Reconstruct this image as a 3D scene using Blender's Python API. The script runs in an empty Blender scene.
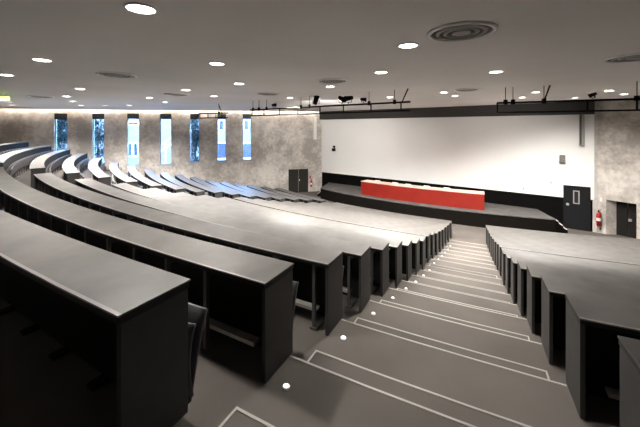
import bpy, bmesh, math, random
from math import sin, cos, radians, asin, atan2, degrees, hypot, pi
from mathutils import Vector, Matrix
random.seed(4)
U = 1.5                      # metres per plan unit
EYE = 3.6                    # eye height over the lowest floor, in units
TH = radians(27.5); CT, ST = cos(TH), sin(TH)
CV, CS = -.59, 29.55         # centre of all the curved rows (aisle frame)
F = 320.0; HY = 128.0        # focal length and horizon row for a 640 x 427 frame
scene = bpy.context.scene
COL = scene.collection

def W(X, Y, z): return Vector((X*U, Y*U, (EYE+z)*U))
def VS(v, s): return (v*CT + s*ST, -v*ST + s*CT)
def XYa(r, a): return VS(CV - r*sin(a), CS - r*cos(a))
def PA(r, a, z):
    X, Y = XYa(r, a); return W(X, Y, z)
def polar(X, Y):
    v, s = X*CT - Y*ST, X*ST + Y*CT
    return hypot(v-CV, s-CS), atan2(-(v-CV), -(s-CS))
def on_line(px, P0, d):
    """k such that P0 + k d is seen in image column px"""
    t = (px-320)/F
    return (t*P0[1]-P0[0])/(d[0]-t*d[1])
def z_at(py, Y): return -(py-HY)*Y/F

# ------------------------------------------------------------------ materials
def new_mat(name):
    m = bpy.data.materials.new(name); m.use_nodes = True
    nt = m.node_tree; b = nt.nodes['Principled BSDF']
    return m, nt, b
def mat(name, col, rough=.5, metal=0., var=.12, scale=8., bump=0., spec=.5, coat=0., stretch=None):
    m, nt, b = new_mat(name)
    b.inputs['Roughness'].default_value = rough; b.inputs['Metallic'].default_value = metal
    b.inputs['Specular IOR Level'].default_value = spec
    b.inputs['Coat Weight'].default_value = coat; b.inputs['Coat Roughness'].default_value = .15
    tc = nt.nodes.new('ShaderNodeTexCoord'); mp = nt.nodes.new('ShaderNodeMapping')
    nt.links.new(tc.outputs['Object'], mp.inputs['Vector'])
    if stretch: mp.inputs['Scale'].default_value = stretch
    n = nt.nodes.new('ShaderNodeTexNoise'); n.inputs['Scale'].default_value = scale; n.inputs['Detail'].default_value = 5
    nt.links.new(mp.outputs['Vector'], n.inputs['Vector'])
    r = nt.nodes.new('ShaderNodeValToRGB')
    lo = [c*(1-var) for c in col]+[1]; hi = [min(1, c*(1+var)) for c in col]+[1]
    r.color_ramp.elements[0].position = .3; r.color_ramp.elements[1].position = .7
    r.color_ramp.elements[0].color = lo; r.color_ramp.elements[1].color = hi
    nt.links.new(n.outputs['Fac'], r.inputs['Fac']); nt.links.new(r.outputs['Color'], b.inputs['Base Color'])
    if bump:
        bp = nt.nodes.new('ShaderNodeBump'); bp.inputs['Strength'].default_value = bump; bp.inputs['Distance'].default_value = .01
        nt.links.new(n.outputs['Fac'], bp.inputs['Height']); nt.links.new(bp.outputs['Normal'], b.inputs['Normal'])
    return m
def emat(name, col, strength):
    m, nt, b = new_mat(name)
    b.inputs['Base Color'].default_value = (*col, 1); b.inputs['Emission Color'].default_value = (*col, 1)
    b.inputs['Emission Strength'].default_value = strength
    return m
def concrete(name, lo, hi):
    m, nt, b = new_mat(name); b.inputs['Roughness'].default_value = .75
    tc = nt.nodes.new('ShaderNodeTexCoord')
    n1 = nt.nodes.new('ShaderNodeTexNoise'); n1.inputs['Scale'].default_value = .55; n1.inputs['Detail'].default_value = 9; n1.inputs['Roughness'].default_value = .68
    n2 = nt.nodes.new('ShaderNodeTexNoise'); n2.inputs['Scale'].default_value = 5; n2.inputs['Detail'].default_value = 6
    for n in (n1, n2): nt.links.new(tc.outputs['Object'], n.inputs['Vector'])
    mx = nt.nodes.new('ShaderNodeMath'); mx.operation = 'MULTIPLY_ADD'; mx.inputs[1].default_value = .3
    nt.links.new(n2.outputs['Fac'], mx.inputs[0]); nt.links.new(n1.outputs['Fac'], mx.inputs[2])
    r = nt.nodes.new('ShaderNodeValToRGB'); e = r.color_ramp.elements
    e[0].position = .56; e[1].position = .78; e[0].color = (*lo, 1); e[1].color = (*hi, 1)
    nt.links.new(mx.outputs[0], r.inputs['Fac']); nt.links.new(r.outputs['Color'], b.inputs['Base Color'])
    bp = nt.nodes.new('ShaderNodeBump'); bp.inputs['Strength'].default_value = .15
    nt.links.new(n2.outputs['Fac'], bp.inputs['Height']); nt.links.new(bp.outputs['Normal'], b.inputs['Normal'])
    return m
def glass_mat():
    m = bpy.data.materials.new('window_glass'); m.use_nodes = True; nt = m.node_tree
    nt.nodes.remove(nt.nodes['Principled BSDF']); out = nt.nodes['Material Output']
    t = nt.nodes.new('ShaderNodeBsdfTransparent'); t.inputs['Color'].default_value = (.93, .97, .98, 1)
    g = nt.nodes.new('ShaderNodeBsdfGlossy'); g.inputs['Roughness'].default_value = .02
    fr = nt.nodes.new('ShaderNodeFresnel'); fr.inputs['IOR'].default_value = 1.45
    mx = nt.nodes.new('ShaderNodeMixShader')
    nt.links.new(fr.outputs[0], mx.inputs[0]); nt.links.new(t.outputs[0], mx.inputs[1]); nt.links.new(g.outputs[0], mx.inputs[2])
    nt.links.new(mx.outputs[0], out.inputs['Surface'])
    return m

M = dict(
    top=mat('desktop_laminate', (.09, .085, .08), .48, var=.3, scale=2.6, spec=.5),
    rim=mat('pale_edge_strip', (.2, .19, .178), .4, var=.1, scale=4),  # paler strip along the near edge of each desktop
    edge=mat('dark_edge_band', (.014, .0135, .013), .5, var=.08, spec=.3),
    panel=mat('charcoal_panel', (.046, .0445, .0435), .55, var=.1, scale=6, spec=.3),
    dark=mat('black_panel', (.007, .0065, .006), .7, var=.1, spec=.2),
    post=mat('grey_steel', (.1, .097, .094), .45, metal=.3, var=.08),
    alu=mat('aluminium_bar', (.42, .4, .38), .4, metal=.4, var=.06),
    seat=mat('seat_shell', (.052, .051, .057), .4, var=.1),  # faint blue of the window daylight tinted into the grey
    ped=mat('seat_pedestal', (.02, .02, .02), .5, var=.1),
    carpet=mat('grey_carpet', (.125, .112, .102), .9, var=.16, scale=.9, spec=.15, bump=.05),
    nosing=mat('white_nosing', (.4, .385, .36), .6, var=.05),
    ceil=mat('ceiling_plaster', (.79, .77, .745), .85, var=.05, scale=.4, spec=.2),
    white=mat('white_screen', (.86, .855, .845), .75, var=.01, scale=.5, spec=.25),
    black=mat('black_wall', (.004, .0036, .0034), .85, var=.1, scale=3, spec=.06),
    header=mat('dark_grey_header', (.03, .028, .0265), .6, var=.08),
    conc=concrete('raw_concrete', (.37, .335, .3), (.7, .66, .61)),
    pier=concrete('pale_concrete', (.42, .4, .375), (.58, .56, .53)),
    deck=mat('stage_carpet', (.1, .095, .093), .8, var=.2, scale=2.5, spec=.2),
    skirt=mat('stage_skirt', (.006, .005, .0042), .85, var=.12, scale=3, spec=.06),
    red=mat('red_laminate', (.2, .011, .0055), .42, var=.06, scale=2),
    redtop=mat('red_top_painted_sheen', (.86, .52, .45), .3, var=.04, scale=2, coat=.4),  # white screen's reflection painted into the red as a pale tone
    pale=mat('pale_plastic_red_cast', (.8, .62, .58), .5, var=.05),  # pink reflection of the red desk mixed into the pale colour
    door=mat('door_paint', (.011, .0115, .013), .6, var=.08, spec=.15),
    steel=mat('brushed_steel', (.6, .59, .57), .35, metal=.7, var=.06),
    lblack=mat('truss_black', (.006, .0055, .0055), .8, var=.1, spec=.1),
    trim=mat('white_metal_trim', (.88, .87, .85), .35, var=.04),
    grille=mat('diffuser_grey', (.36, .35, .33), .5, var=.06),
    grilld=mat('diffuser_dark', (.05, .048, .046), .6, var=.06),
    rede=mat('extinguisher_red', (.4, .015, .012), .3, var=.05),
    sign=mat('white_sign', (.8, .79, .77), .5, var=.03),
    grey=mat('grey_speaker', (.3, .28, .26), .5, var=.05),
    blind=mat('blind_box', (.012, .013, .018), .5, var=.1),
    wframe=mat('window_frame_metal', (.32, .36, .42), .4, metal=.4, var=.05),
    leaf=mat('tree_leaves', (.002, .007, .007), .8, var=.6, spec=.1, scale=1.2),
    bark=mat('tree_bark', (.03, .028, .025), .8, var=.2),
    facade=mat('pale_facade', (.05, .047, .044), .8, var=.06, scale=1),
    bglass=mat('blue_glazing', (.006, .008, .02), .2, var=.2, scale=1.5),
    ground=mat('outside_ground', (.2, .22, .22), .9, var=.2, scale=.6),
    lens=emat('downlight_lens', (1, .95, .87), 14.),
    flens=emat('floor_light_lens', (1, .95, .88), 1.2),
    led=emat('cove_led', (1, .9, .8), 13.),
    exit=emat('exit_fitting', (.55, .8, .15), 2.),
)
GLASS = glass_mat()

# ------------------------------------------------------------------ helpers
def tag(o, label=None, cat=None, group=None, kind=None):
    if label: o['label'] = label
    if cat: o['category'] = cat
    if group: o['group'] = group
    if kind: o['kind'] = kind
    return o
def empty(name, loc, rz=0.):
    o = bpy.data.objects.new(name, None); COL.objects.link(o)
    o.empty_display_size = .1; o.location = loc; o.rotation_euler = (0, 0, rz)
    return o
def build(name, bm, m, parent=None, smooth=False, world=True, bevel=0.):
    """links bm as ONE mesh object; with a parent at pure translation/z-rotation, world-space vertices are moved into its space"""
    bmesh.ops.recalc_face_normals(bm, faces=bm.faces)
    me = bpy.data.meshes.new(name)
    if parent is not None and world:
        mw = Matrix.Translation(parent.location) @ Matrix.Rotation(parent.rotation_euler.z, 4, 'Z')
        bm.transform(mw.inverted())
    bm.to_mesh(me); bm.free()
    if smooth:
        for p in me.polygons: p.use_smooth = True
    me.materials.append(m)
    o = bpy.data.objects.new(name, me); COL.objects.link(o)
    if parent is not None: o.parent = parent
    if bevel:
        b = o.modifiers.new('bevel', 'BEVEL'); b.width = bevel; b.segments = 2; b.limit_method = 'ANGLE'
    return o
def struct(name, bm, m, parent=None, **k):
    o = build(name, bm, m, parent, **k)
    if parent is None: o['kind'] = 'structure'
    return o
def hexa(bm, p):
    """p: 8 points, bottom ring then top ring"""
    v = [bm.verts.new(q) for q in p]
    for f in ((0, 1, 2, 3), (4, 5, 6, 7), (0, 1, 5, 4), (1, 2, 6, 5), (2, 3, 7, 6), (3, 0, 4, 7)):
        bm.faces.new([v[i] for i in f])
def prism(bm, pts, z0, z1):
    """pts: (X, Y) units; z may be a number or a function of X, Y"""
    g = lambda z, p: z(*p) if callable(z) else z
    lo = [bm.verts.new(W(p[0], p[1], g(z0, p))) for p in pts]; hi = [bm.verts.new(W(p[0], p[1], g(z1, p))) for p in pts]
    n = len(pts)
    bm.faces.new(lo); bm.faces.new(hi)
    for i in range(n): bm.faces.new((lo[i], lo[(i+1) % n], hi[(i+1) % n], hi[i]))
def arcbox(bm, r0, r1, a0, a1, z0, z1, n=None):
    """ring sector; a0/a1 numbers or functions of the radius"""
    A0 = a0 if callable(a0) else (lambda r: a0); A1 = a1 if callable(a1) else (lambda r: a1)
    if n is None: n = max(1, int(abs(A1(r1)-A0(r1))/radians(.8)))
    rows = []
    for i in range(n+1):
        t = i/n
        ai, ao = A0(r0)+(A1(r0)-A0(r0))*t, A0(r1)+(A1(r1)-A0(r1))*t
        rows.append([bm.verts.new(PA(r0, ai, z0)), bm.verts.new(PA(r1, ao, z0)), bm.verts.new(PA(r1, ao, z1)), bm.verts.new(PA(r0, ai, z1))])
    for i in range(n):
        for j in range(4):
            bm.faces.new((rows[i][j], rows[i][(j+1) % 4], rows[i+1][(j+1) % 4], rows[i+1][j]))
    bm.faces.new(rows[0]); bm.faces.new(rows[-1])
def box(bm, x0, x1, y0, y1, z0, z1, mx=None):
    p = [Vector(q) for q in ((x0, y0, z0), (x1, y0, z0), (x1, y1, z0), (x0, y1, z0), (x0, y0, z1), (x1, y0, z1), (x1, y1, z1), (x0, y1, z1))]
    if mx is not None: p = [mx @ q for q in p]
    hexa(bm, p)
def tube(bm, p, q, r, n=8, r2=None):
    p, q = Vector(p), Vector(q); d = (q-p).normalized()
    a = d.orthogonal().normalized(); b = d.cross(a); r2 = r if r2 is None else r2
    A = [bm.verts.new(p+(a*cos(2*pi*i/n)+b*sin(2*pi*i/n))*r) for i in range(n)]
    B = [bm.verts.new(q+(a*cos(2*pi*i/n)+b*sin(2*pi*i/n))*r2) for i in range(n)]
    for i in range(n): bm.faces.new((A[i], A[(i+1) % n], B[(i+1) % n], B[i]))
    bm.faces.new(A); bm.faces.new(B)
def lathe(bm, prof, n=32, mx=None):
    rings = []
    for r, z in prof:
        if r < 1e-6: rings.append([bm.verts.new((0, 0, z))])
        else: rings.append([bm.verts.new((r*cos(2*pi*i/n), r*sin(2*pi*i/n), z)) for i in range(n)])
    for A, B in zip(rings, rings[1:]):
        for i in range(n):
            j = (i+1) % n
            if len(A) == 1 and len(B) == 1: continue
            if len(A) == 1: bm.faces.new((A[0], B[i], B[j]))
            elif len(B) == 1: bm.faces.new((A[i], A[j], B[0]))
            else: bm.faces.new((A[i], A[j], B[j], B[i]))
    if mx is not None: bm.transform(mx)
def wallbox(bm, P0, d, nrm, k0, k1, o0, o1, z0, z1):
    prism(bm, [pl(P0, d, k0, o0, nrm), pl(P0, d, k1, o0, nrm), pl(P0, d, k1, o1, nrm), pl(P0, d, k0, o1, nrm)], z0, z1)
NB = bmesh.new
ORD = ['', 'first', 'second', 'third', 'fourth', 'fifth', 'sixth', 'seventh', 'eighth', 'ninth', 'tenth', 'eleventh', 'twelfth', 'thirteenth', 'fourteenth',
       'fifteenth', 'sixteenth', 'seventeenth', 'eighteenth', 'nineteenth', 'twentieth']
def ordw(n):
    if n <= 20: return ORD[n]
    t = {2: 'twenty', 3: 'thirty', 4: 'forty'}[n//10]
    return t+'-'+ORD[n % 10] if n % 10 else {30: 'thirtieth', 40: 'fortieth'}[n]
def copy_tree(o, parent=None):
    c = o.copy(); COL.objects.link(c)
    if parent is not None: c.parent = parent
    for ch in list(o.children): copy_tree(ch, c)
    return c

# ------------------------------------------------------------------ plan
RK = [28.67, 27.96, 27.23, 26.55, 25.88, 25.24, 24.61, 23.97, 23.37, 22.79, 22.19, 21.57, 20.95, 20.33, 19.68, 19.01, 18.28]
HK = [.596, .792, .97, 1.147, 1.322, 1.507, 1.69, 1.86, 2.015, 2.105, 2.25, 2.405, 2.535, 2.67, 2.785, 2.905, 3.036]
DESK_H, DESK_D = .52, .28
FK = [-(h+DESK_H) for h in HK]
BACK_Z = -.95
LC = (.114, 18.28); RC = (9.52, 11.08)             # corners of the screen wall
LD = (-.9654, -.2607)                              # window wall runs back from LC
RD = (.5665, -.8241)                               # concrete wall runs back from RC
FD = ((RC[0]-LC[0]), (RC[1]-LC[1])); fl = hypot(*FD); FD = (FD[0]/fl, FD[1]/fl)
def pl(P0, d, k, off=0., n=None):
    x, y = P0[0]+d[0]*k, P0[1]+d[1]*k
    if n: x, y = x+n[0]*off, y+n[1]*off
    return (x, y)
LN = (-.2607, .9654)     # outward normal of the window wall
RN = (.8241, .5665)      # outward normal of the right wall
FN = (-FD[1], FD[0]); FN = FN if FN[1] > 0 else (-FN[0], -FN[1])
def hit(r, P0, d, kmax):
    best = None
    for i in range(4001):
        k = kmax*i/4000
        rr, a = polar(*pl(P0, d, k))
        if best is None or abs(rr-r) < best[0]: best = (abs(rr-r), a, k)
    return best[1]
_hl, _hr = {}, {}
def aWL(r):
    r = round(r, 3)
    if r not in _hl: _hl[r] = hit(r, LC, LD, 40)
    return _hl[r]
def aWR(r):
    r = round(r, 3)
    if r not in _hr: _hr[r] = hit(r, RC, RD, 24)
    return _hr[r]
def a_left(r): return asin((CV+1.0+(.035 if r > 28.45 else 0.))/r)                        # left edge of the stairs
def a_right(r):
    s = CS - r
    return -asin((.52-.0485*s-CV)/r)                          # right edge of the stairs
def a_mid(k): return radians(16.9-.3*min(k-1, 5) if k >= 1 else 16.9)
def a_far0(k): return radians(19.2-.15*(k-3) if k >= 3 else 19.2)
FAR1 = [36.5, 37.0, 36.6, 36.2, 34.2, 33.8, 33.4, 32.8, 31.7, 31.0, 30.6, 29.9, 29.6, 29.5, 29.2, 28.9, 28.7]
def ceil_z(X, Y): return .84+.00345*X+.0045*Y

# ------------------------------------------------------------------ floor, stairs, nosings
bm = NB()
arcbox(bm, RK[0]+.7, 38., lambda r: aWR(min(r, 30.5)), lambda r: aWL(min(r, 34.)), BACK_Z-.6, BACK_Z)
prev = RK[0]+.7
for k in range(17):
    arcbox(bm, RK[k]+.035, prev, aWR, aWL, FK[k]-.45, FK[k]); prev = RK[k]+.035
    nxt = FK[k+1] if k < 16 else -EYE
    if k < 16:
        zm = (FK[k]+nxt)/2
        arcbox(bm, RK[k]-.185, RK[k]+.035, lambda r: a_right(r)+.05/r, lambda r: a_left(r)-.045/r, nxt-.02, zm)
        arcbox(bm, RK[k]-.185, RK[k]+.035, a_mid(k+1)+.03/RK[k], a_far0(k+1)-.03/RK[k], nxt-.02, zm)
r = prev; n = 40; a0, a1 = aWR(r), aWL(r)
prism(bm, [XYa(r, a0+(a1-a0)*i/n) for i in range(n+1)]+[LC, RC], -EYE-.1, -EYE)
wallbox(bm, RC, RD, RN, -.2, 3., -.01, .5, -EYE-.1, -EYE)
prism(bm, [pl(LC, LD, -.8, .3, LN), (12.2, 11.9), (21., -4.), (16., -10.), (-18., -10.), pl(LC, LD, 27., .3, LN)], -EYE-.3, -EYE-.2)  # unseen slab added under the hall, keeps sky light out from below
struct('floor', bm, M['carpet'])

bm = NB(); w = .012; e = .003
for k in range(0, 16):
    rr = RK[k]+.035; w = .012 if k < 5 else .008
    arcbox(bm, rr-.001, rr+w, a_right, (lambda r: a_left(r)-(.09/r if k == 0 else 0)), FK[k]-.004, FK[k]+e)
    zm = (FK[k]+FK[k+1])/2; r0 = RK[k]-.185
    aL = lambda r: a_left(r)-(.07 if r > 28.3 else .045)/r; aR = lambda r: a_right(r)+.05/r
    arcbox(bm, r0-.001, r0+w, aR, aL, zm-.004, zm+e)
    for g, sg in ((aL, -1), (aR, 1)):
        arcbox(bm, r0+w, rr-.002, (lambda r, g=g, sg=sg: g(r)+min(0, sg*.011/r)), (lambda r, g=g, sg=sg: g(r)+max(0, sg*.011/r)), zm-.004, zm+e, 1)
struct('trim_1', bm, M['nosing'])

# small floor lights beside the stairs
fl0 = None
for k in range(0, 15):
    for side in ('left',):
        rr = RK[k]+.035+.2
        a = a_left(rr)-.1/rr if side == 'left' else a_right(rr)+.1/rr
        loc = PA(rr, a, FK[k])
        if fl0 is None:
            o = empty('floor_light', loc); fl0 = o
            bm = NB(); lathe(bm, [(.0, .001), (.032, .001), (.032, .008), (.025, .012), (.0, .012)], 16); build('bezel', bm, M['steel'], o, world=False)
            bm = NB(); lathe(bm, [(.0, .0125), (.02, .0125), (.016, .017), (0, .019)], 16); build('lens', bm, M['flens'], o, world=False)
        else:
            o = copy_tree(fl0); o.location = loc
        tag(o, f'small round floor light, left side of stairs, at {ordw(17-k)} desk row from the stage', 'floor light', 'floor lights along the stairs')

# ------------------------------------------------------------------ desk rows
def desk_row(name, k, a0, a1, label, group, posts, ends=(True, True), foot=True):
    r, zt, zf = RK[k], -HK[k], FK[k]
    A0 = a0 if callable(a0) else (lambda q, a0=a0: a0); A1 = a1 if callable(a1) else (lambda q, a1=a1: a1)
    am = (A0(r)+A1(r))/2
    root = empty(name, PA(r+DESK_D/2, am, zf)); tag(root, label, 'desk', group)
    bm = NB(); arcbox(bm, r, r+DESK_D, A0, A1, zt-.006, zt); build('desktop', bm, M['top'], root)
    bm = NB(); arcbox(bm, r+.003, r+DESK_D-.003, lambda q: A0(q)+.003/q, lambda q: A1(q)-.003/q, zt-.03, zt-.006); build('under_edge', bm, M['edge'], root)
    bm = NB(); arcbox(bm, r+DESK_D-.013, r+DESK_D+.001, A0, A1, zt-.0065, zt+.0006); build('edge_strip', bm, M['rim'], root)
    bm = NB(); arcbox(bm, r+.05, r+.066, lambda q: A0(q)+.03/q, lambda q: A1(q)-.03/q, zf+.004, zt-.03); build('modesty_panel', bm, M['dark'], root)
    for A, sg, on in ((A0, 1, ends[0]), (A1, -1, ends[1])):
        if not on: continue
        bm = NB()
        lo = lambda q: A(q)+min(sg*.004/q, sg*.027/q); hi = lambda q: A(q)+max(sg*.004/q, sg*.027/q)
        arcbox(bm, r+.008, r+DESK_D-.01, lo, hi, zf+.002, zt-.034, 1); build('end_panel', bm, M['panel'], root, bevel=.003)
    if foot and k:
        bm = NB(); arcbox(bm, r+.15, r+.2, lambda q: A0(q)+.14/q, lambda q: A1(q)-.14/q, zf+.105, zf+.128); build('footrest', bm, M['alu'], root)
    for a in posts:
        bm = NB()
        if k: arcbox(bm, r+.225, r+.25, a-.012/r, a+.012/r, zf+.002, zt-.029, 1)
        arcbox(bm, r+(.13 if k else .07), r+(.26 if k else .14), a-.025/r, a+.025/r, zf+.002, zf+.018, 1)
        if k: arcbox(bm, r+.066, r+.225, a-.008/r, a+.008/r, zt-.09, zt-.03, 1)
        build('support_post', bm, M['post'] if k else M['dark'], root)
    return root
PITCH = .36
CENTRE, RIGHT, WIN = 'central block', 'block right of the stairs', 'window-side block'
for k in range(17):
    o16 = ordw(17-k)
    r = RK[k]
    n = int((a_mid(k)-a_left(r))*r/PITCH)
    if k <= 2: ids = range(n)
    else: ids = range(3)
    off = .46 if k < 2 else .13
    posts = [a_left(r)+(off+PITCH*i)/r for i in ids if (off+PITCH*i)/r < a_mid(k)-a_left(r)-.05/r]
    if k == 0: lab = 'long curved grey desk row closest to the viewer, rearmost of the central block'
    else: lab = f'long curved grey desk row of the {CENTRE}, {o16} counting from the stage'
    desk_row('desk_row', k, a_left, a_mid(k), lab, 'curved desk rows of the central block', posts)
for k in range(1, 17):
    r = RK[k]; o16 = ordw(17-k)
    aend = max(aWR(r)+.9/r, radians(-20.))
    posts = [a_right(r)-(.42+PITCH*i)/r for i in range(5 if k < 4 else 3)]
    desk_row('desk_row', k, aend, a_right, f'curved grey desk row of the {RIGHT}, {o16} counting from the stage', 'curved desk rows right of the stairs', posts)
for k in range(0, 17):
    r = RK[k]; o16 = ordw(17-k)
    a1 = min(radians(FAR1[k]), aWL(r)-.35/r)
    posts = [a_far0(k)+(.3+PITCH*i)/r for i in range(4)]
    desk_row('desk_row', k, a_far0(k), a1, f'curved grey desk row of the {WIN}, {o16} counting from the stage', 'curved desk rows by the window wall', posts)

# ------------------------------------------------------------------ tip-up seats
def make_seat():
    root = empty('tip_up_seat', (0, 0, 0))
    bm = NB()                                                 # curved back shell
    def shell(prof, wid, th, n=8, bow=.03):
        rows = []
        for (y, z) in prof:
            L, R_ = [], []
            for i in range(n+1):
                x = -wid/2+wid*i/n; c = bow*(2*x/wid)**2
                L.append(bm.verts.new((x, y+c, z))); R_.append(bm.verts.new((x, y+c-th, z)))
            rows.append((L, R_))
        for (L, R_), (L2, R2) in zip(rows, rows[1:]):
            for i in range(n):
                bm.faces.new((L[i], L[i+1], L2[i+1], L2[i])); bm.faces.new((R_[i], R_[i+1], R2[i+1], R2[i]))
            bm.faces.new((L[0], R_[0], R2[0], L2[0])); bm.faces.new((L[n], R_[n], R2[n], L2[n]))
        for (L, R_) in (rows[0], rows[-1]):
            for i in range(n): bm.faces.new((L[i], L[i+1], R_[i+1], R_[i]))
    shell([(-.03, .3), (-.05, .42), (-.055, .53), (-.045, .62), (-.03, .69), (-.01, .735)], .46, .018)
    build('backrest', bm, M['seat'], root, smooth=True, world=False)
    bm = NB(); shell([(-.02, .26), (.005, .36), (.03, .48), (.058, .6), (.085, .7), (.115, .775)], .43, .02, bow=.012)
    build('seat_pan', bm, M['seat'], root, smooth=True, world=False)
    bm = NB(); box(bm, -.03, .03, -.06, -.025, .012, .44); box(bm, -.17, .17, -.05, -.015, .3, .335); box(bm, -.05, .05, -.07, .07, 0., .018)
    build('pedestal', bm, M['ped'], root, world=False, bevel=.004)
    return root
seat0 = None
def put_seat(k, a, label, group):
    global seat0
    rr = RK[k-1]-.055
    loc = PA(rr, a, FK[k])
    X, Y = XYa(rr, a); X2, Y2 = XYa(rr-1, a)
    rz = atan2(Y2-Y, X2-X)-pi/2
    if seat0 is None: seat0 = make_seat(); o = seat0
    else: o = copy_tree(seat0)
    o.location = loc; o.rotation_euler = (0, 0, rz); tag(o, label, 'seat', group)
for k in range(1, 12):
    r = RK[k-1]
    for i in range(3 if k < 4 else 2):
        put_seat(k, a_left(r)+(.2+PITCH*i)/r, f'folded grey seat, {ordw(i+1)} from the stairs, at {ordw(17-k)} central desk row from the stage', 'tip-up seats of the central block')
for k in range(2, 9):
    r = RK[k-1]
    for i in range(2):
        put_seat(k, a_right(r)-(.2+PITCH*i)/r, f'folded grey seat, {ordw(i+1)} from the stairs, at {ordw(17-k)} right-hand desk row from the stage', 'tip-up seats right of the stairs')
for k in range(1, 10):
    r = RK[k-1]; a1 = min(radians(FAR1[k-1]), aWL(r)-.35/r)
    n = int((a1-a_far0(k-1))*r/PITCH)
    for i in range(n):
        put_seat(k, a_far0(k-1)+(.2+PITCH*i)/r, f'bluish grey seat, {ordw(i+1)} from the aisle, at {ordw(17-k)} window-side desk row from the stage', 'tip-up seats by the window wall')
# front row of seats before the lowest right-hand desk row
r = RK[16]
for i in range(8):
    loc_a = a_right(r)-(.25+.47*i)/r
    X, Y = XYa(r-.06, loc_a); X2, Y2 = XYa(r-1, loc_a)
    o = copy_tree(seat0); o.location = W(X, Y, -EYE); o.rotation_euler = (0, 0, atan2(Y2-Y, X2-X)-pi/2)
    tag(o, f'grey tip-up seat in the front row right of the stairs, {ordw(i+1)} from the stairs', 'seat', 'front row seats facing the stage')

# ------------------------------------------------------------------ walls
TOPZ = 1.35; BOT = -EYE-.25
WIN_PX = [(54, 67.3, 113.4, 119.2, 164.5), (92, 104.3, 113.7, 119.2, 164.7), (127, 139, 113.5, 118.8, 164.6), (160, 171.3, 113.7, 119, 164.2), (190, 199.4, 113.8, 119, 162.4), (217.3, 226, 114, 119, 160.6), (242.7, 251.2, 114, 119, 159.5)]
WT = .22
bm = NB(); kp = 0.
spans = []
for (x0, x1, yt, yb, ys) in reversed(WIN_PX):
    kb, ka = on_line(x0, LC, LD), on_line(x1, LC, LD)
    Y = LC[1]+LD[1]*(ka+kb)/2
    spans.append((ka, kb, z_at(yt, Y), z_at(yb, Y), z_at(ys, Y)))
doorL = (on_line(308, LC, LD), on_line(288.5, LC, LD), z_at(168.8, LC[1]+LD[1]*.9))
for (ka, kb, zt, zb, SILL) in spans:
    wallbox(bm, LC, LD, LN, kp, ka, 0, WT, BOT, TOPZ)
    wallbox(bm, LC, LD, LN, ka, kb, 0, WT, BOT, SILL); wallbox(bm, LC, LD, LN, ka, kb, 0, WT, zt, TOPZ)
    kp = kb
wallbox(bm, LC, LD, LN, kp, 26., 0, WT, BOT, TOPZ)
struct('wall_left', bm, M['conc'])
for i, (ka, kb, zt, zb, SILL) in enumerate(reversed(spans)):
    km = (ka+kb)/2
    root = empty(f'window_{i+1}', W(*pl(LC, LD, km), SILL)); root['kind'] = 'structure'
    g = .03
    bm = NB()
    for (q0, q1, z0, z1) in ((ka, ka+g, SILL, zt), (kb-g, kb, SILL, zt), (ka+g, kb-g, SILL, SILL+g), (ka+g, kb-g, zt-g, zt)):
        wallbox(bm, LC, LD, LN, q0, q1, .13, .18, z0, z1)
    build('window_frame', bm, M['wframe'], root)
    bm = NB(); wallbox(bm, LC, LD, LN, ka+g, kb-g, .15, .156, SILL+g, zt-g); build('pane', bm, GLASS, root)
    bm = NB(); wallbox(bm, LC, LD, LN, ka+.002, kb-.002, .02, .125, zb, zt-.002); build('blind_box', bm, M['blind'], root)
    bm = NB(); wallbox(bm, LC, LD, LN, ka-.02, kb+.02, -.03, .13, SILL-.02, SILL+.004); build('window_sill', bm, M['wframe'], root)
    L = bpy.data.lights.new('window_portal', 'AREA'); L.shape = 'RECTANGLE'; L.size = (kb-ka)*U; L.size_y = (zt-SILL)*U
    L.cycles.is_portal = True
    lo = bpy.data.objects.new('window_portal', L); COL.objects.link(lo)
    lo.matrix_world = Matrix.Translation(W(*pl(LC, LD, km, WT+.02, LN), (zt+SILL)/2)) @ Vector((-LN[0], -LN[1], 0)).to_track_quat('-Z', 'Z').to_matrix().to_4x4()
# screen wall: black below, white screen above, dark header on top
def zc_line(k): return ceil_z(*pl(LC, FD, k))
bm = NB(); wallbox(bm, LC, FD, FN, -.3, fl+.3, 0, .2, BOT, TOPZ); struct('wall_front', bm, M['black'])
SB, ST_ = -2.51, .475
kd0, kd1, kd2 = on_line(563.3, LC, FD), on_line(590.5, LC, FD), fl-.02
Yd = LC[1]+FD[1]*(kd0+kd1)/2; zdt = z_at(185, LC[1]+FD[1]*kd0)-.0
bm = NB()
wallbox(bm, LC, FD, FN, .01, kd0, -.05, -.002, SB, ST_)
wallbox(bm, LC, FD, FN, kd0, kd1, -.05, -.002, zdt+.01, ST_)
wallbox(bm, LC, FD, FN, kd1, kd2, -.05, -.002, z_at(200, RC[1]), ST_)
o = build('projection_screen', bm, M['white']); tag(o, 'huge white projection screen wall behind the stage', 'screen')
bm = NB(); wallbox(bm, LC, FD, FN, .01, fl-.02, -.25, -.002, ST_, lambda X, Y: ceil_z(X, Y)); struct('trim_2', bm, M['header'])
# right wall with its recessed doorway
ko0, ko1 = on_line(606, RC, RD), on_line(636.5, RC, RD); zo = -2.43
kp_ = on_line(597.5, RC, RD)
bm = NB()
wallbox(bm, RC, RD, RN, kp_, ko0, 0, .4, BOT, zo)
wallbox(bm, RC, RD, RN, kp_, ko1, 0, .4, zo, TOPZ)
wallbox(bm, RC, RD, RN, ko1, 18.5, 0, .4, BOT, TOPZ)
wallbox(bm, RC, RD, RN, ko0, ko1, .34, .4, BOT, zo)
struct('wall_right', bm, M['conc'])
bm = NB(); wallbox(bm, RC, RD, RN, -.06, kp_, -.02, .4, BOT, TOPZ); struct('trim_3', bm, M['pier'])
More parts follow.
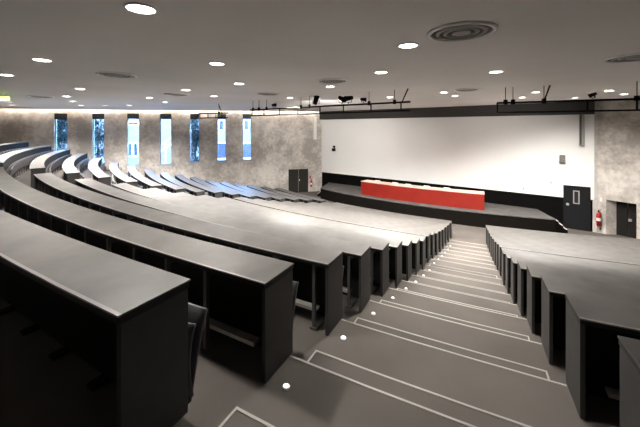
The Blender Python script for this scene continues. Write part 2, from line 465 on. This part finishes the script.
# closing walls behind the viewer
p1, p2, p3, p4 = pl(LC, LD, 26.), (-17., -9.), (15., -9.), pl(RC, RD, 18.5)
def seg(bm, a, b, t=.2):
    d = Vector((b[0]-a[0], b[1]-a[1])); n = Vector((-d.y, d.x)).normalized()*t
    prism(bm, [a, b, (b[0]+n.x, b[1]+n.y), (a[0]+n.x, a[1]+n.y)], BOT, TOPZ)
for nm, a, b in (('wall_back_left', p1, p2), ('wall_back', p2, p3), ('wall_back_right', p3, p4)):
    bm = NB(); seg(bm, a, b, -.2); struct(nm, bm, M['conc'])
# ceiling slab stops short of the window wall; the slot hides a light strip
COVE = .28
cl = lambda k, o: pl(LC, LD, k, -o, LN)
bm = NB(); prism(bm, [cl(.12, COVE), RC, p4, p3, p2, cl(26., COVE)], ceil_z, lambda X, Y: ceil_z(X, Y)+.08); struct('ceiling', bm, M['ceil'])
bm = NB(); prism(bm, [pl(LC, LD, -.6, .3, LN), (12.2, 11.6), (21., -4.), (16., -10.), (-18., -10.), pl(LC, LD, 27., .3, LN)], TOPZ, TOPZ+.1); struct('roof', bm, M['ceil'])
bm = NB(); wallbox(bm, LC, LD, LN, .3, 25., -COVE-.05, -COVE-.01, lambda X, Y: ceil_z(X, Y)+.1, lambda X, Y: ceil_z(X, Y)+.14)
o = build('cove_light_strip', bm, M['led']); tag(o, 'long warm light strip in the ceiling slot along the window wall', 'light strip')

# ------------------------------------------------------------------ doors
def door(name, P0, d, n, k0, k1, z0, z1, o0, o1, m, double=False):
    root = empty(name, W(*pl(P0, d, (k0+k1)/2, o0, n), z0)); root['kind'] = 'structure'
    bm = NB(); g = .03
    for (a, b, c_, e_) in ((k0, k0+g, z0, z1), (k1-g, k1, z0, z1), (k0+g, k1-g, z1-g, z1)):
        wallbox(bm, P0, d, n, a, b, o0-.01, o1, c_, e_)
    build('door_frame', bm, m, root)
    parts = [(k0+g, k1-g)] if not double else [(k0+g, (k0+k1)/2-.006), ((k0+k1)/2+.006, k1-g)]
    for a, b in parts:
        bm = NB(); wallbox(bm, P0, d, n, a+.002, b-.002, o0, o1-.002, z0+.005, z1-g-.002); build('door_leaf', bm, m, root)
    return root
dL = door('door_1', LC, LD, LN, doorL[0], doorL[1], -EYE, doorL[2], -.04, -.004, mat('door_green_grey', (.022, .021, .018), .6, var=.1, spec=.15), True)
bm = NB(); km = (doorL[0]+doorL[1])/2
wallbox(bm, LC, LD, LN, km-.07, km-.03, -.09, -.042, -2.95, -2.87); build('door_handle', bm, M['steel'], dL)
d2 = door('door_2', LC, FD, FN, kd0, kd1, -EYE, zdt, -.07, -.055, M['door'])
ka, kb = on_line(573, LC, FD), on_line(579.5, LC, FD); Yk = LC[1]+FD[1]*(ka+kb)/2
za, zb = z_at(203.5, Yk), z_at(190.3, Yk)
bm = NB(); g = .035
for (a, b, c_, e_) in ((ka, ka+g, za, zb), (kb-g, kb, za, zb), (ka+g, kb-g, za, za+g), (ka+g, kb-g, zb-g, zb)): wallbox(bm, LC, FD, FN, a, b, -.085, -.071, c_, e_)
build('vision_panel_frame', bm, M['steel'], d2)
bm = NB(); wallbox(bm, LC, FD, FN, ka+g, kb-g, -.078, -.0715, za+g, zb-g); build('vision_panel', bm, M['blind'], d2)
kh = on_line(567.6, LC, FD); Yk = LC[1]+FD[1]*kh
bm = NB(); lathe(bm, [(0, 0), (.07, 0), (.07, .02), (.03, .03), (.03, .06), (.045, .07), (0, .075)], 16)
q = Vector((-FN[0], -FN[1], 0)).to_track_quat('Z', 'Y').to_matrix().to_4x4()
bm.transform(Matrix.Translation(W(*pl(LC, FD, kh, -.071, FN), z_at(203.8, Yk))) @ q); build('door_handle', bm, M['steel'], d2)
d3 = door('door_3', RC, RD, RN, on_line(616.5, pl(RC, RD, 0, .26, RN), RD), ko1+.02, -EYE, zo+.0, .26, .3, mat('door_grey_brown', (.014, .013, .012), .6, var=.08, spec=.15), True)
k3 = on_line(630.5, pl(RC, RD, 0, .22, RN), RD)
bm = NB(); wallbox(bm, RC, RD, RN, k3-.05, k3+.03, .2, .255, -3.07, -2.98); build('door_handle', bm, M['steel'], d3)
# concrete cheek that fills the recess left of the double door
bm = NB(); kk = on_line(616.5, pl(RC, RD, 0, .26, RN), RD)
prism(bm, [pl(RC, RD, ko0, .0, RN), pl(RC, RD, kk, .25, RN), pl(RC, RD, kk, .34, RN), pl(RC, RD, ko0-.05, .34, RN)], BOT, zo); struct('wall_recess', bm, M['conc'])

# ------------------------------------------------------------------ stage
RS = 16.6; DZ = -3.06
def stage_pts(rr, inset=0.):
    aL_ = polar(.33, 16.55)[1]; aR_ = polar(8.0, 11.0)[1]
    n = 36
    return [XYa(rr, aR_+(aL_-aR_)*i/n) for i in range(n+1)]+[(.5, 18.0), (8.2, 12.08)]
bm = NB(); prism(bm, stage_pts(RS-.02), -EYE+.001, DZ-.03); struct('floor_stage_base', bm, M['skirt'])
bm = NB(); prism(bm, stage_pts(RS), DZ-.03, DZ); struct('floor_stage', bm, M['deck'])
def steps(name, P, along, back, n, run, wid, label):
    root = empty(name, W(P[0], P[1], -EYE)); tag(root, label, 'steps')
    for j in range(n):
        z1 = DZ-(j+1)*(EYE+DZ)/(n+1)
        a, b = j*run, (j+1)*run
        q = [(P[0]+along[0]*x+back[0]*y, P[1]+along[1]*x+back[1]*y) for x, y in ((a, 0), (b, 0), (b, wid), (a, wid))]
        bm = NB(); prism(bm, q, -EYE+.001, z1); t = build('tread', bm, M['skirt'], root)
        q = [(P[0]+along[0]*x+back[0]*y, P[1]+along[1]*x+back[1]*y) for x, y in ((b-.035, 0), (b, 0), (b, wid), (b-.035, wid))]
        bm = NB(); prism(bm, q, z1, z1+.006); bm.transform(Matrix.Translation(-root.location)); e_ = build('step_edge', bm, M['sign'], None); e_.parent = t
steps('stage_steps', (8.03, 10.97), (.87, -.2), (.25, .75), 3, .15, .45, 'short dark white-edged steps at the right end of the stage, by the grey door')
steps('stage_steps', (.3, 16.6), (-.85, .5), (.2, .9), 3, .17, .9, 'short dark steps with white edges at the left end of the stage')

# red speakers' desk
aL_, aR_ = polar(1.84, 14.72)[1], polar(6.1, 11.88)[1]; RD0 = 16.22
root = empty('lecture_desk', PA(RD0-.2, (aL_+aR_)/2, DZ)); tag(root, 'long curved bright red speakers desk on the stage', 'desk')
zt = DZ+.62
bm = NB(); arcbox(bm, RD0-.03, RD0, aR_, aL_, DZ+.002, zt-.03); build('front_panel', bm, M['red'], root)
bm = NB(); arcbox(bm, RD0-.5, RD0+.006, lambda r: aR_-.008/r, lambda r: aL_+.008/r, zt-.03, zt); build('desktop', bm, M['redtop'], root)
for a, sg in ((aR_, 1), (aL_, -1)):
    bm = NB(); arcbox(bm, RD0-.48, RD0-.03, min(a, a+sg*.03/16), max(a, a+sg*.03/16), DZ+.002, zt-.03, 1); build('end_panel', bm, M['red'], root)
c0 = None
for i, px in enumerate((372.5, 391.5, 406, 426, 447)):
    a = aL_+(aR_-aL_)*((px-360)/124.)**.86
    X, Y = XYa(RD0-.33, a); X2, Y2 = XYa(RD0+1, a)
    if c0 is None:
        o = c0 = empty('desk_console', (0, 0, 0))
        bm = NB(); mxs = Matrix.Identity(4)
        hexa(bm, [Vector(p) for p in ((-.19, -.1, 0), (.19, -.1, 0), (.19, .12, 0), (-.19, .12, 0), (-.17, -.06, .11), (.17, -.06, .11), (.18, .11, .02), (-.18, .11, .02))])
        build('housing', bm, M['pale'], o, world=False, bevel=.012)
        bm = NB(); tube(bm, (.1, -.02, .09), (.1, .04, .2), .006); build('microphone', bm, M['lblack'], o, world=False)
    else: o = copy_tree(c0)
    o.location = W(X, Y, zt); o.rotation_euler = (0, 0, atan2(Y2-Y, X2-X)+pi/2)
    tag(o, f'small pale sloped console on the red desk, {ordw(i+1)} from the left end', 'console', 'consoles along the red desk')

# ------------------------------------------------------------------ things on the walls
def wall_box_px(P0, d, n, x0, x1, y0, y1, o0, o1, m, name, parent=None, bevel=.0):
    k0, k1 = on_line(x0, P0, d), on_line(x1, P0, d); Y = P0[1]+d[1]*(k0+k1)/2
    bm = NB(); wallbox(bm, P0, d, n, min(k0, k1), max(k0, k1), o0, o1, z_at(y1, Y), z_at(y0, Y)); return build(name, bm, m, parent, bevel=bevel)
def wall_root(name, P0, d, n, x, y, off, label, cat):
    k = on_line(x, P0, d); Y = P0[1]+d[1]*k
    return tag(empty(name, W(*pl(P0, d, k, off, n), z_at(y, Y))), label, cat)
t = wall_root('column_speaker', LC, LD, LN, 314.3, 139, -.1, 'slim white column speaker on the concrete wall near the screen corner', 'speaker')
wall_box_px(LC, LD, LN, 312.8, 316, 117, 139.5, -.16, -.05, M['sign'], 'speaker_body', t, .02)
wall_box_px(LC, LD, LN, 313.8, 315, 122, 134, -.05, -.004, M['steel'], 'wall_bracket', t)
t = wall_root('column_speaker', LC, FD, FN, 581.5, 145, -.1, 'slim grey column speaker at the right edge of the white screen', 'speaker')
wall_box_px(LC, FD, FN, 579, 584.2, 113, 145.5, -.2, -.1, M['grey'], 'speaker_body', t, .02)
wall_box_px(LC, FD, FN, 579.6, 581.4, 114, 144.5, -.206, -.2, M['grilld'], 'speaker_grille', t)
wall_box_px(LC, FD, FN, 581, 583, 125, 135, -.1, -.052, M['steel'], 'wall_bracket', t)
t = wall_root('wall_spotlight', LC, FD, FN, 562.7, 163, -.1, 'small dark louvred lamp on the white screen above the grey door', 'lamp')
wall_box_px(LC, FD, FN, 559.6, 565.2, 155, 162.5, -.17, -.08, M['grilld'], 'lamp_housing', t, .015)
for j in range(3): wall_box_px(LC, FD, FN, 560, 565, 156.2+2*j, 157.1+2*j, -.185, -.17, M['grille'], 'louvre', t)
wall_box_px(LC, FD, FN, 562, 563.5, 158, 160, -.08, -.052, M['lblack'], 'wall_bracket', t)
t = wall_root('wall_spotlight', LC, FD, FN, 335, 150, -.1, 'small black wall lamp on the left part of the white screen', 'lamp')
wall_box_px(LC, FD, FN, 333.9, 336.2, 148.2, 151, -.2, -.06, M['lblack'], 'lamp_housing', t, .01)
wall_box_px(LC, FD, FN, 334.4, 336, 145.6, 147.6, -.16, -.06, M['lblack'], 'upper_lamp', t, .01)
wall_box_px(LC, FD, FN, 334.7, 335.6, 145.6, 151, -.06, -.051, M['lblack'], 'wall_bracket', t)
for px, py, w in ((523.6, 188.5, 'farther from'), (551, 182.6, 'nearer to')):
    o = wall_box_px(LC, FD, FN, px-.7, px+.7, py-.8, py+.8, -.07, -.051, M['grey'], 'wall_socket', None, .004)
    tag(o, f'tiny grey socket low on the white screen, {w} the grey door', 'socket', 'sockets on the screen wall')
def extinguisher(P0, d, n, x, y0, y1, label, wide):
    k = on_line(x, P0, d); Y = P0[1]+d[1]*k; zb = z_at(y1, Y); h = (z_at(y0, Y)-zb)*U
    root = tag(empty('fire_extinguisher', W(*pl(P0, d, k, -.1, n), zb)), label, 'fire extinguisher')
    R = wide
    bm = NB(); lathe(bm, [(0, 0), (R, 0), (R, h*.66), (R*.8, h*.74), (R*.35, h*.8), (R*.3, h*.86), (0, h*.86)], 20); build('cylinder', bm, M['rede'], root, True, False)
    bm = NB(); lathe(bm, [(R*1.01, h*.3), (R*1.01, h*.5)], 20); build('label_band', bm, M['sign'], root, True, False)
    bm = NB(); box(bm, -.03, .03, -.02, .02, h*.86, h*.93); tube(bm, (-.02, 0, h*.95), (.1, -.02, h), .012); build('valve', bm, M['lblack'], root, False, False)
    bm = NB(); tube(bm, (.03, 0, h*.88), (R*1.2, 0, h*.7), .012); tube(bm, (R*1.2, 0, h*.7), (R*1.15, 0, h*.2), .014); build('hose', bm, M['lblack'], root, False, False)
    q = Vector((-n[0], -n[1], 0)).to_track_quat('Y', 'Z').to_matrix().to_4x4()
    bm = NB(); box(bm, -.03, .03, -.14+.005, -R+.01, h*.4, h*.6); bm.transform(q); build('wall_bracket', bm, M['steel'], root, False, False)
    return root
extinguisher(RC, RD, RN, 599.6, 209.3, 225, 'red fire extinguisher on the pale pier right of the grey door', .1)
extinguisher(LC, LD, LN, 310.8, 178.5, 186.5, 'red fire extinguisher on the concrete wall right of the double door', .08)
o = wall_box_px(RC, RD, RN, 600, 602.6, 197.5, 201.5, -.04, -.021, M['sign'], 'safety_sign', None); tag(o, 'small white sign above the right-hand fire extinguisher', 'sign')
o = wall_box_px(LC, LD, LN, 309.4, 310.9, 176, 178.6, -.02, -.004, M['rede'], 'alarm_call_point', None); tag(o, 'small red alarm box above the left-hand fire extinguisher', 'alarm box')
o = wall_box_px(RC, RD, RN, 599.5, 601.2, 227.5, 230, -.04, -.021, M['lblack'], 'floor_socket', None); tag(o, 'small black socket at the foot of the pale pier', 'socket')

# ------------------------------------------------------------------ ceiling fittings
def ceil_pt(px, py):
    t = (px-320)/F; u = -(py-HY)/F
    Y = .84/(u-.00345*t-.0045); return t*Y, Y
def place_spot(o, energy, size, blend, parent=None): pass
DL = [(141, 8), (42, 59.5), (5.5, 74.5), (217, 63.3), (408, 45), (381, 72), (496, 71.5), (80, 88.6), (67, 96.2), (72.5, 101), (80.7, 105), (8.6, 101.8), (12, 105), (149.5, 97.6),
      (129, 105.2), (165, 102), (186, 89.8), (214, 96), (239, 83.4), (330, 86.4), (444, 92.2), (455, 95.6), (609, 90.4), (624, 93.9), (536, 92), (522.5, 97.3), (105, 105.5), (390, 97), (290, 97.5), (350, 96.5), (575, 97.5)]  # two lamps near the end of this list are invented, lighting the front
# further lamps of the same grid, outside the frame
EXTRA = [(-6, .5), (-3, -3), (3.5, -2.5), (-9, 4), (-12, 8), (8, 3.5), (11, 3), (9.5, 6.5), (5.2, 1.3), (-14, 2), (13.5, 2)]
ordx = sorted(range(len(DL)), key=lambda i: DL[i][0])
spot_data = {}
def spot_light(loc, e, ang=150, rad=.12, blend=.6, aim=(0, 0, -1), col=(1, .945, .88)):
    key = (e, ang, rad)
    if key not in spot_data:
        L = bpy.data.lights.new('downlight_or_wash_spot', 'SPOT'); L.energy = e; L.spot_size = radians(ang); L.spot_blend = blend; L.shadow_soft_size = rad; L.color = col
        spot_data[key] = L
    o = bpy.data.objects.new('downlight_or_wash_spot', spot_data[key]); COL.objects.link(o)
    o.matrix_world = Matrix.Translation(loc) @ Vector(aim).to_track_quat('-Z', 'Y').to_matrix().to_4x4()
    return o
def E_of(X, Y):
    s = X*ST+Y*CT
    e = 175 if Y < 3.4 else (140 if Y < 5.2 else (175 if Y < 7.0 else (540 if Y < 9 else 1400)))
    if X < -1.2 and Y > 6: e *= (.4 if Y < 8.3 else (.4 if X < -3 else .8))
    if X > 5.5: e *= (.4 if Y > 7.2 else .8)
    if X > 6.6: e *= .6
    return e
dl0 = None
R0 = .135
for n_, i in enumerate(ordx):
    X, Y = ceil_pt(*DL[i]); z = ceil_z(X, Y); loc = W(X, Y, z)
    if dl0 is None:
        o = dl0 = empty('ceiling_downlight', loc)
        bm = NB(); lathe(bm, [(R0, .01), (R0*1.22, .0), (R0*1.22, -.012), (R0*1.02, -.02), (R0*.98, .0), (R0, .01)], 28); build('trim_ring', bm, M['trim'], o, True, False)
        bm = NB(); lathe(bm, [(0, -.004), (R0*.97, -.004), (R0*.97, -.001), (0, -.001)], 28); build('lens', bm, M['lens'], o, False, False)
    else:
        o = copy_tree(dl0); o.location = loc
    tag(o, f'round recessed ceiling downlight, {ordw(n_+1)} of all in view counting from the left', 'downlight', 'recessed ceiling downlights')
    spot_light(loc+Vector((0, 0, -.03)), E_of(X, Y))
for (X, Y) in EXTRA:
    loc = W(X, Y, ceil_z(X, Y))
    o = copy_tree(dl0); o.location = loc; tag(o, 'round recessed ceiling downlight beyond the edges of the photo', 'downlight', 'ceiling downlights out of view')
    spot_light(loc+Vector((0, 0, -.03)), 60)
DF = [(461, 31.3, 'large round ceiling air diffuser with concentric rings, right of the middle'), (117.3, 74.5, 'round ceiling air diffuser over the desks toward the window wall'),
      (332.5, 80.7, 'round ceiling air diffuser in front of the long lighting truss'), (634, 57, 'round ceiling air diffuser cut by the right edge of the photo'),
      (41, 96.3, 'round ceiling air diffuser farthest toward the left end of the window wall'), (177, 94.2, 'thin-looking round ceiling air diffuser before the fifth window'),
      (269, 93.8, 'small-looking round ceiling air diffuser above the left end of the long truss'), (467, 89.5, 'distant round ceiling air diffuser near the middle of the screen header')]
df0 = None; D0 = .42
for px, py, lab in DF:
    X, Y = ceil_pt(px, py); loc = W(X, Y, ceil_z(X, Y))
    if df0 is None:
        o = df0 = empty('air_diffuser', loc)
        bm = NB(); lathe(bm, [(0, -.003), (D0*.95, -.003), (D0*.95, 0), (0, 0)], 40); build('dark_backing', bm, M['grilld'], o, False, False)
        bm = NB(); lathe(bm, [(D0*.9, -.004), (D0*.9, -.03), (D0*.95, -.034), (D0*1.02, -.02), (D0*1.02, -.001), (D0*.9, -.004)], 40); build('outer_ring', bm, M['trim'], o, True, False)
        for q in (.64, .42):
            bm = NB(); lathe(bm, [(D0*q, -.008), (D0*q, -.03), (D0*(q+.04), -.036), (D0*(q+.12), -.022), (D0*(q+.12), -.012), (D0*q, -.008)], 40); build('cone_ring', bm, M['grille'], o, True, False)
        bm = NB(); lathe(bm, [(0, -.04), (D0*.2, -.04), (D0*.28, -.03), (D0*.28, -.01), (0, -.01)], 32); build('centre_cap', bm, M['grille'], o, True, False)
    else:
        o = copy_tree(df0); o.location = loc
    tag(o, lab, 'air diffuser', 'round ceiling air diffusers')
# little green-yellow fitting at the far left
X, Y = ceil_pt(3.5, 93); loc = W(X, Y, ceil_z(X, Y))
root = tag(empty('exit_light', loc), 'small yellow-green lit fitting hanging under the ceiling at the far left', 'exit light')
bm = NB(); box(bm, -.2, .2, -.03, .03, -.28, -.14); build('lit_face', bm, M['exit'], root, False, False)
bm = NB(); tube(bm, (-.12, 0, -.14), (-.12, 0, 0), .008); tube(bm, (.12, 0, -.14), (.12, 0, 0), .008); build('hanger', bm, M['steel'], root, False, False)

# ------------------------------------------------------------------ lighting trusses
def truss(A, B, zt, zb, rungs, rods, label, diag=()):
    root = empty('lighting_truss', W((A[0]+B[0])/2, (A[1]+B[1])/2, zb)); tag(root, label, 'lighting truss', 'black pipe lighting trusses')
    d = (B[0]-A[0], B[1]-A[1])
    P = lambda px: (lambda k: (A[0]+d[0]*k, A[1]+d[1]*k))(on_line(px, A, d))
    bm = NB(); tube(bm, W(*A, zt), W(*B, zt), .032); build('top_pipe', bm, M['lblack'], root, True)
    a2 = pl(A, d, .0); bm = NB(); tube(bm, W(*A, zb), W(*B, zb), .026); build('bottom_pipe', bm, M['lblack'], root, True)
    for px in rungs:
        p = P(px); bm = NB(); tube(bm, W(*p, zt), W(*p, zb), .024); build('rung', bm, M['lblack'], root, True)
    for px in rods:
        p = P(px); bm = NB(); tube(bm, W(*p, zt), W(*p, ceil_z(*p)), .011); build('hanger_rod', bm, M['lblack'], root, True)
        bm = NB(); q = W(*p, zt); box(bm, q.x-.045, q.x+.045, q.y-.045, q.y+.045, q.z-.05, q.z+.1); build('clamp', bm, M['lblack'], root)
    for px, px2 in diag:
        p, q = P(px), P(px2); bm = NB(); tube(bm, W(*p, zt), W(q[0], q[1], ceil_z(*q)-.0), .022); build('brace', bm, M['lblack'], root, True)
    return P
T1 = truss((-2.25, 10.3), (2.0, 7.1), .58, .39, (252, 264, 279.5, 298, 320, 343.5, 371, 401), (253, 259, 266.5, 301, 309.5, 369, 394.5), 'long black pipe truss under the ceiling before the left half of the screen', ((402, 408),))
T2 = truss((3.895, 7.04), (7.6, 5.38), .55, .34, (497.3, 587.5, 637), (505.5, 513, 544, 637), 'black pipe truss under the ceiling before the right edge of the screen', ((544, 550),))
XA, XB = (199-320)/F*12.2, (228-320)/F*11.7
T3 = truss((XA, 12.2), (XB, 11.7), .55, .38, (200, 208, 216, 222), (219,), 'short black pipe truss before the fifth and sixth windows', ((222, 218.5),))
def lamp_on(P, px, zt, aim, label, size=.12):
    p = P(px); loc = W(*p, zt)+Vector((0, 0, .033))
    root = tag(empty('stage_spotlight', loc), label, 'spotlight', 'spotlights clamped to the trusses')
    q = Vector(aim).to_track_quat('Z', 'Y').to_matrix().to_4x4(); mx = Matrix.Translation((0, 0, size*2.2)) @ q
    bm = NB(); lathe(bm, [(0, -size*1.8), (size*.7, -size*1.7), (size*.85, -size*.6), (size, size*1.1), (size*1.1, size*1.2), (size*1.1, size*1.5), (size*.9, size*1.5), (size*.85, size*1.2), (0, size*1.2)], 18); bm.transform(mx)
    build('lamp_body', bm, M['lblack'], root, True, False)
    bm = NB(); s2 = size*1.25
    tube(bm, (0, 0, .02), (0, 0, size*.7), .02); box(bm, -s2, s2, -.02, .02, size*.65, size*.8)
    box(bm, -s2, -s2+.02, -.02, .02, size*.7, size*2.3); box(bm, s2-.02, s2, -.02, .02, size*.7, size*2.3)
    build('yoke', bm, M['lblack'], root, False, False)
tow = (FN[0], FN[1], -.25)
lamp_on(T1, 316, .58, (.2, .3, .9), 'black spotlight tilted steeply on the long truss, above the slim white column', .11)
lamp_on(T1, 342, .58, tow, 'larger black spotlight on the long truss, left of the pair', .1)
lamp_on(T1, 348.5, .58, (-.8, .5, -.1), 'black spotlight on the long truss, right of the pair', .1)
lamp_on(T1, 363.5, .58, (.9, -.4, -.1), 'low black spotlight lying on the middle of the long truss', .065)
lamp_on(T1, 274, .58, (.8, -.6, 0), 'small black spotlight lying on the left part of the long truss', .065)
lamp_on(T2, 592.5, .55, (-.5, .6, -.3), 'black spotlight on the right truss beside the slim grey column', .06)

for P, px, aim, en in ((T1, 318, (-.05, 1, -.2), 850), (T1, 342, (.1, 1, -.25), 620), (T2, 505, (.35, 1., -.3), 220), (T2, 588.5, (.2, 1., -.3), 90)):  # added wash spots ahead of the trusses, shaping light lobes on the screen
    p = P(px); spot_light(W(p[0]+FN[0]*.3, p[1]+FN[1]*.3, .42), en, 76, .1, .9, aim)

# ------------------------------------------------------------------ outside
g = -3.5
bm = NB(); wallbox(bm, LC, LD, LN, -6, 40, .3, 30, g-.1, g); struct('ground_outside', bm, M['ground'])
def out_k(px, off): return on_line(px, pl(LC, LD, 0, off, LN), LD)
OFF = 11.
P7 = pl(LC, LD, 0, OFF, LN)
def fk(px): return on_line(px, P7, LD)
kF0, kF1 = fk(258), fk(40)
root = tag(empty('building', W(*pl(P7, LD, (kF0+kF1)/2), g)), 'pale building with blue windows seen through the middle and right windows', 'building')
bm = NB(); wallbox(bm, P7, LD, LN, kF0, kF1, 0, 3., g, 3.6); build('facade_wall', bm, M['facade'], root)
def fwin(x0, x1, y0, y1):
    k0, k1 = fk(x1), fk(x0); Y = P7[1]+LD[1]*(k0+k1)/2
    bm = NB(); z0, z1 = z_at(y1, Y), z_at(y0, Y)
    for (a, b, c_, e_) in ((k0-.05, k0, z0, z1), (k1, k1+.05, z0, z1), (k0-.05, k1+.05, z1, z1+.05), (k0-.05, k1+.05, z0-.05, z0)): wallbox(bm, P7, LD, LN, a, b, -.05, 0, c_, e_)
    f = build('facade_window', bm, M['sign'], root)
    bm = NB(); wallbox(bm, P7, LD, LN, k0, k1, -.02, -.001, z0, z1)
    bm.transform(Matrix.Translation(-root.location)); p = build('pane', bm, M['bglass']); p.parent = f
for q in ((216, 227.5, 143.3, 158.5), (241, 252.5, 143.5, 158), (219, 223.5, 120.5, 130), (244, 248.5, 120, 130), (128.3, 132, 143.5, 156), (133.8, 137.5, 143.5, 156), (128, 138, 122, 125)): fwin(*q)
# outside flight of stairs behind the fourth window
P5 = pl(LC, LD, 0, 5.2, LN)
def pk(px, py):
    k = on_line(px, P5, LD); Y = P5[1]+LD[1]*k; return k, z_at(py, Y)
(ka, za), (kb, zb) = pk(157, 153), pk(174, 140)
root = tag(empty('outdoor_stair', W(*pl(P5, LD, (ka+kb)/2), g)), 'pale sloping outdoor stair seen through the fourth window', 'stair')
bm = NB()
a_, b_ = pl(P5, LD, ka), pl(P5, LD, kb); n_ = LN
for dz0, dz1, o0, o1 in ((-.12, .0, 0, .7), (.28, .34, 0, .05)):
    lo = [(a_, za), (b_, zb)]
    hexa(bm, [W(a_[0]+n_[0]*o0, a_[1]+n_[1]*o0, za+dz0), W(b_[0]+n_[0]*o0, b_[1]+n_[1]*o0, zb+dz0), W(b_[0]+n_[0]*o1, b_[1]+n_[1]*o1, zb+dz0), W(a_[0]+n_[0]*o1, a_[1]+n_[1]*o1, za+dz0),
              W(a_[0]+n_[0]*o0, a_[1]+n_[1]*o0, za+dz1), W(b_[0]+n_[0]*o0, b_[1]+n_[1]*o0, zb+dz1), W(b_[0]+n_[0]*o1, b_[1]+n_[1]*o1, zb+dz1), W(a_[0]+n_[0]*o1, a_[1]+n_[1]*o1, za+dz1)])
build('stair_flight', bm, M['wframe'], root)
for t in (.1, .5, .9):
    x, y = a_[0]+(b_[0]-a_[0])*t, a_[1]+(b_[1]-a_[1])*t; z = za+(zb-za)*t
    bm = NB(); tube(bm, W(x, y, g), W(x, y, z+.3), .05); build('stair_post', bm, M['wframe'], root)
def tree(px, off, rad, zc, hz, n, label):
    P = pl(LC, LD, 0, off, LN); k = on_line(px, P, LD); X, Y = pl(P, LD, k)
    root = tag(empty('tree', W(X, Y, g)), label, 'tree', 'trees outside the windows')
    bm = NB(); tube(bm, W(X, Y, g), W(X, Y, zc+hz*.3), .14, 10, .06)
    for _ in range(7):
        a = random.uniform(0, 2*pi); z = random.uniform(zc-hz*.5, zc+hz*.2)
        tube(bm, W(X, Y, z-.3), W(X+cos(a)*rad*.7, Y+sin(a)*rad*.7, z+.4), .05, 6, .015)
    build('trunk', bm, M['bark'], root)
    bm = NB()
    cl_ = [(random.gauss(0, .42)*rad, random.gauss(0, .42)*rad, random.uniform(-1, 1)*hz) for _ in range(46)]
    for _ in range(n):
        c = random.choice(cl_); p = W(X+c[0]+random.gauss(0, .17), Y+c[1]+random.gauss(0, .17), zc+c[2]+random.gauss(0, .16))
        q = Matrix.Rotation(random.uniform(0, 6.3), 3, 'Z') @ Matrix.Rotation(random.uniform(-1.2, 1.2), 3, 'X'); s = random.uniform(.07, .15)
        vs = [bm.verts.new(p+q @ Vector(v)) for v in ((-s*.45, 0, 0), (0, -s, .02), (s*.45, 0, 0), (0, s, .02))]
        bm.faces.new(vs)
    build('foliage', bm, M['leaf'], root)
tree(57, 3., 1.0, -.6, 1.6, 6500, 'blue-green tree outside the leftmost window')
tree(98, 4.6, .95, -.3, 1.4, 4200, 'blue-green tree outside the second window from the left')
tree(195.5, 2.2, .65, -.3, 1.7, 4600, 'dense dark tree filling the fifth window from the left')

# ------------------------------------------------------------------ world, camera
w = bpy.data.worlds.new('sky'); scene.world = w; w.use_nodes = True
bg = w.node_tree.nodes['Background']; bg.inputs['Color'].default_value = (.32, .55, 1., 1); bg.inputs['Strength'].default_value = 30.

cam = bpy.data.cameras.new('camera'); cam.lens = 18.; cam.sensor_width = 36.; cam.shift_x = 0.; cam.shift_y = -(213.5-HY)/640.
cam.clip_start = .05; cam.clip_end = 300
co = bpy.data.objects.new('camera', cam); COL.objects.link(co); co.location = W(0, 0, 0); co.rotation_euler = (pi/2, 0, 0)
scene.camera = co
vs = scene.view_settings; vs.view_transform = 'Standard'; vs.look = 'None'; vs.gamma = 1.; vs.exposure = 1.5; vs.use_curve_mapping = False
cy = scene.cycles; cy.use_denoising = True; cy.max_bounces = 8; cy.diffuse_bounces = 5; cy.transparent_max_bounces = 8; cy.sample_clamp_indirect = 6.
cy.use_light_tree = True
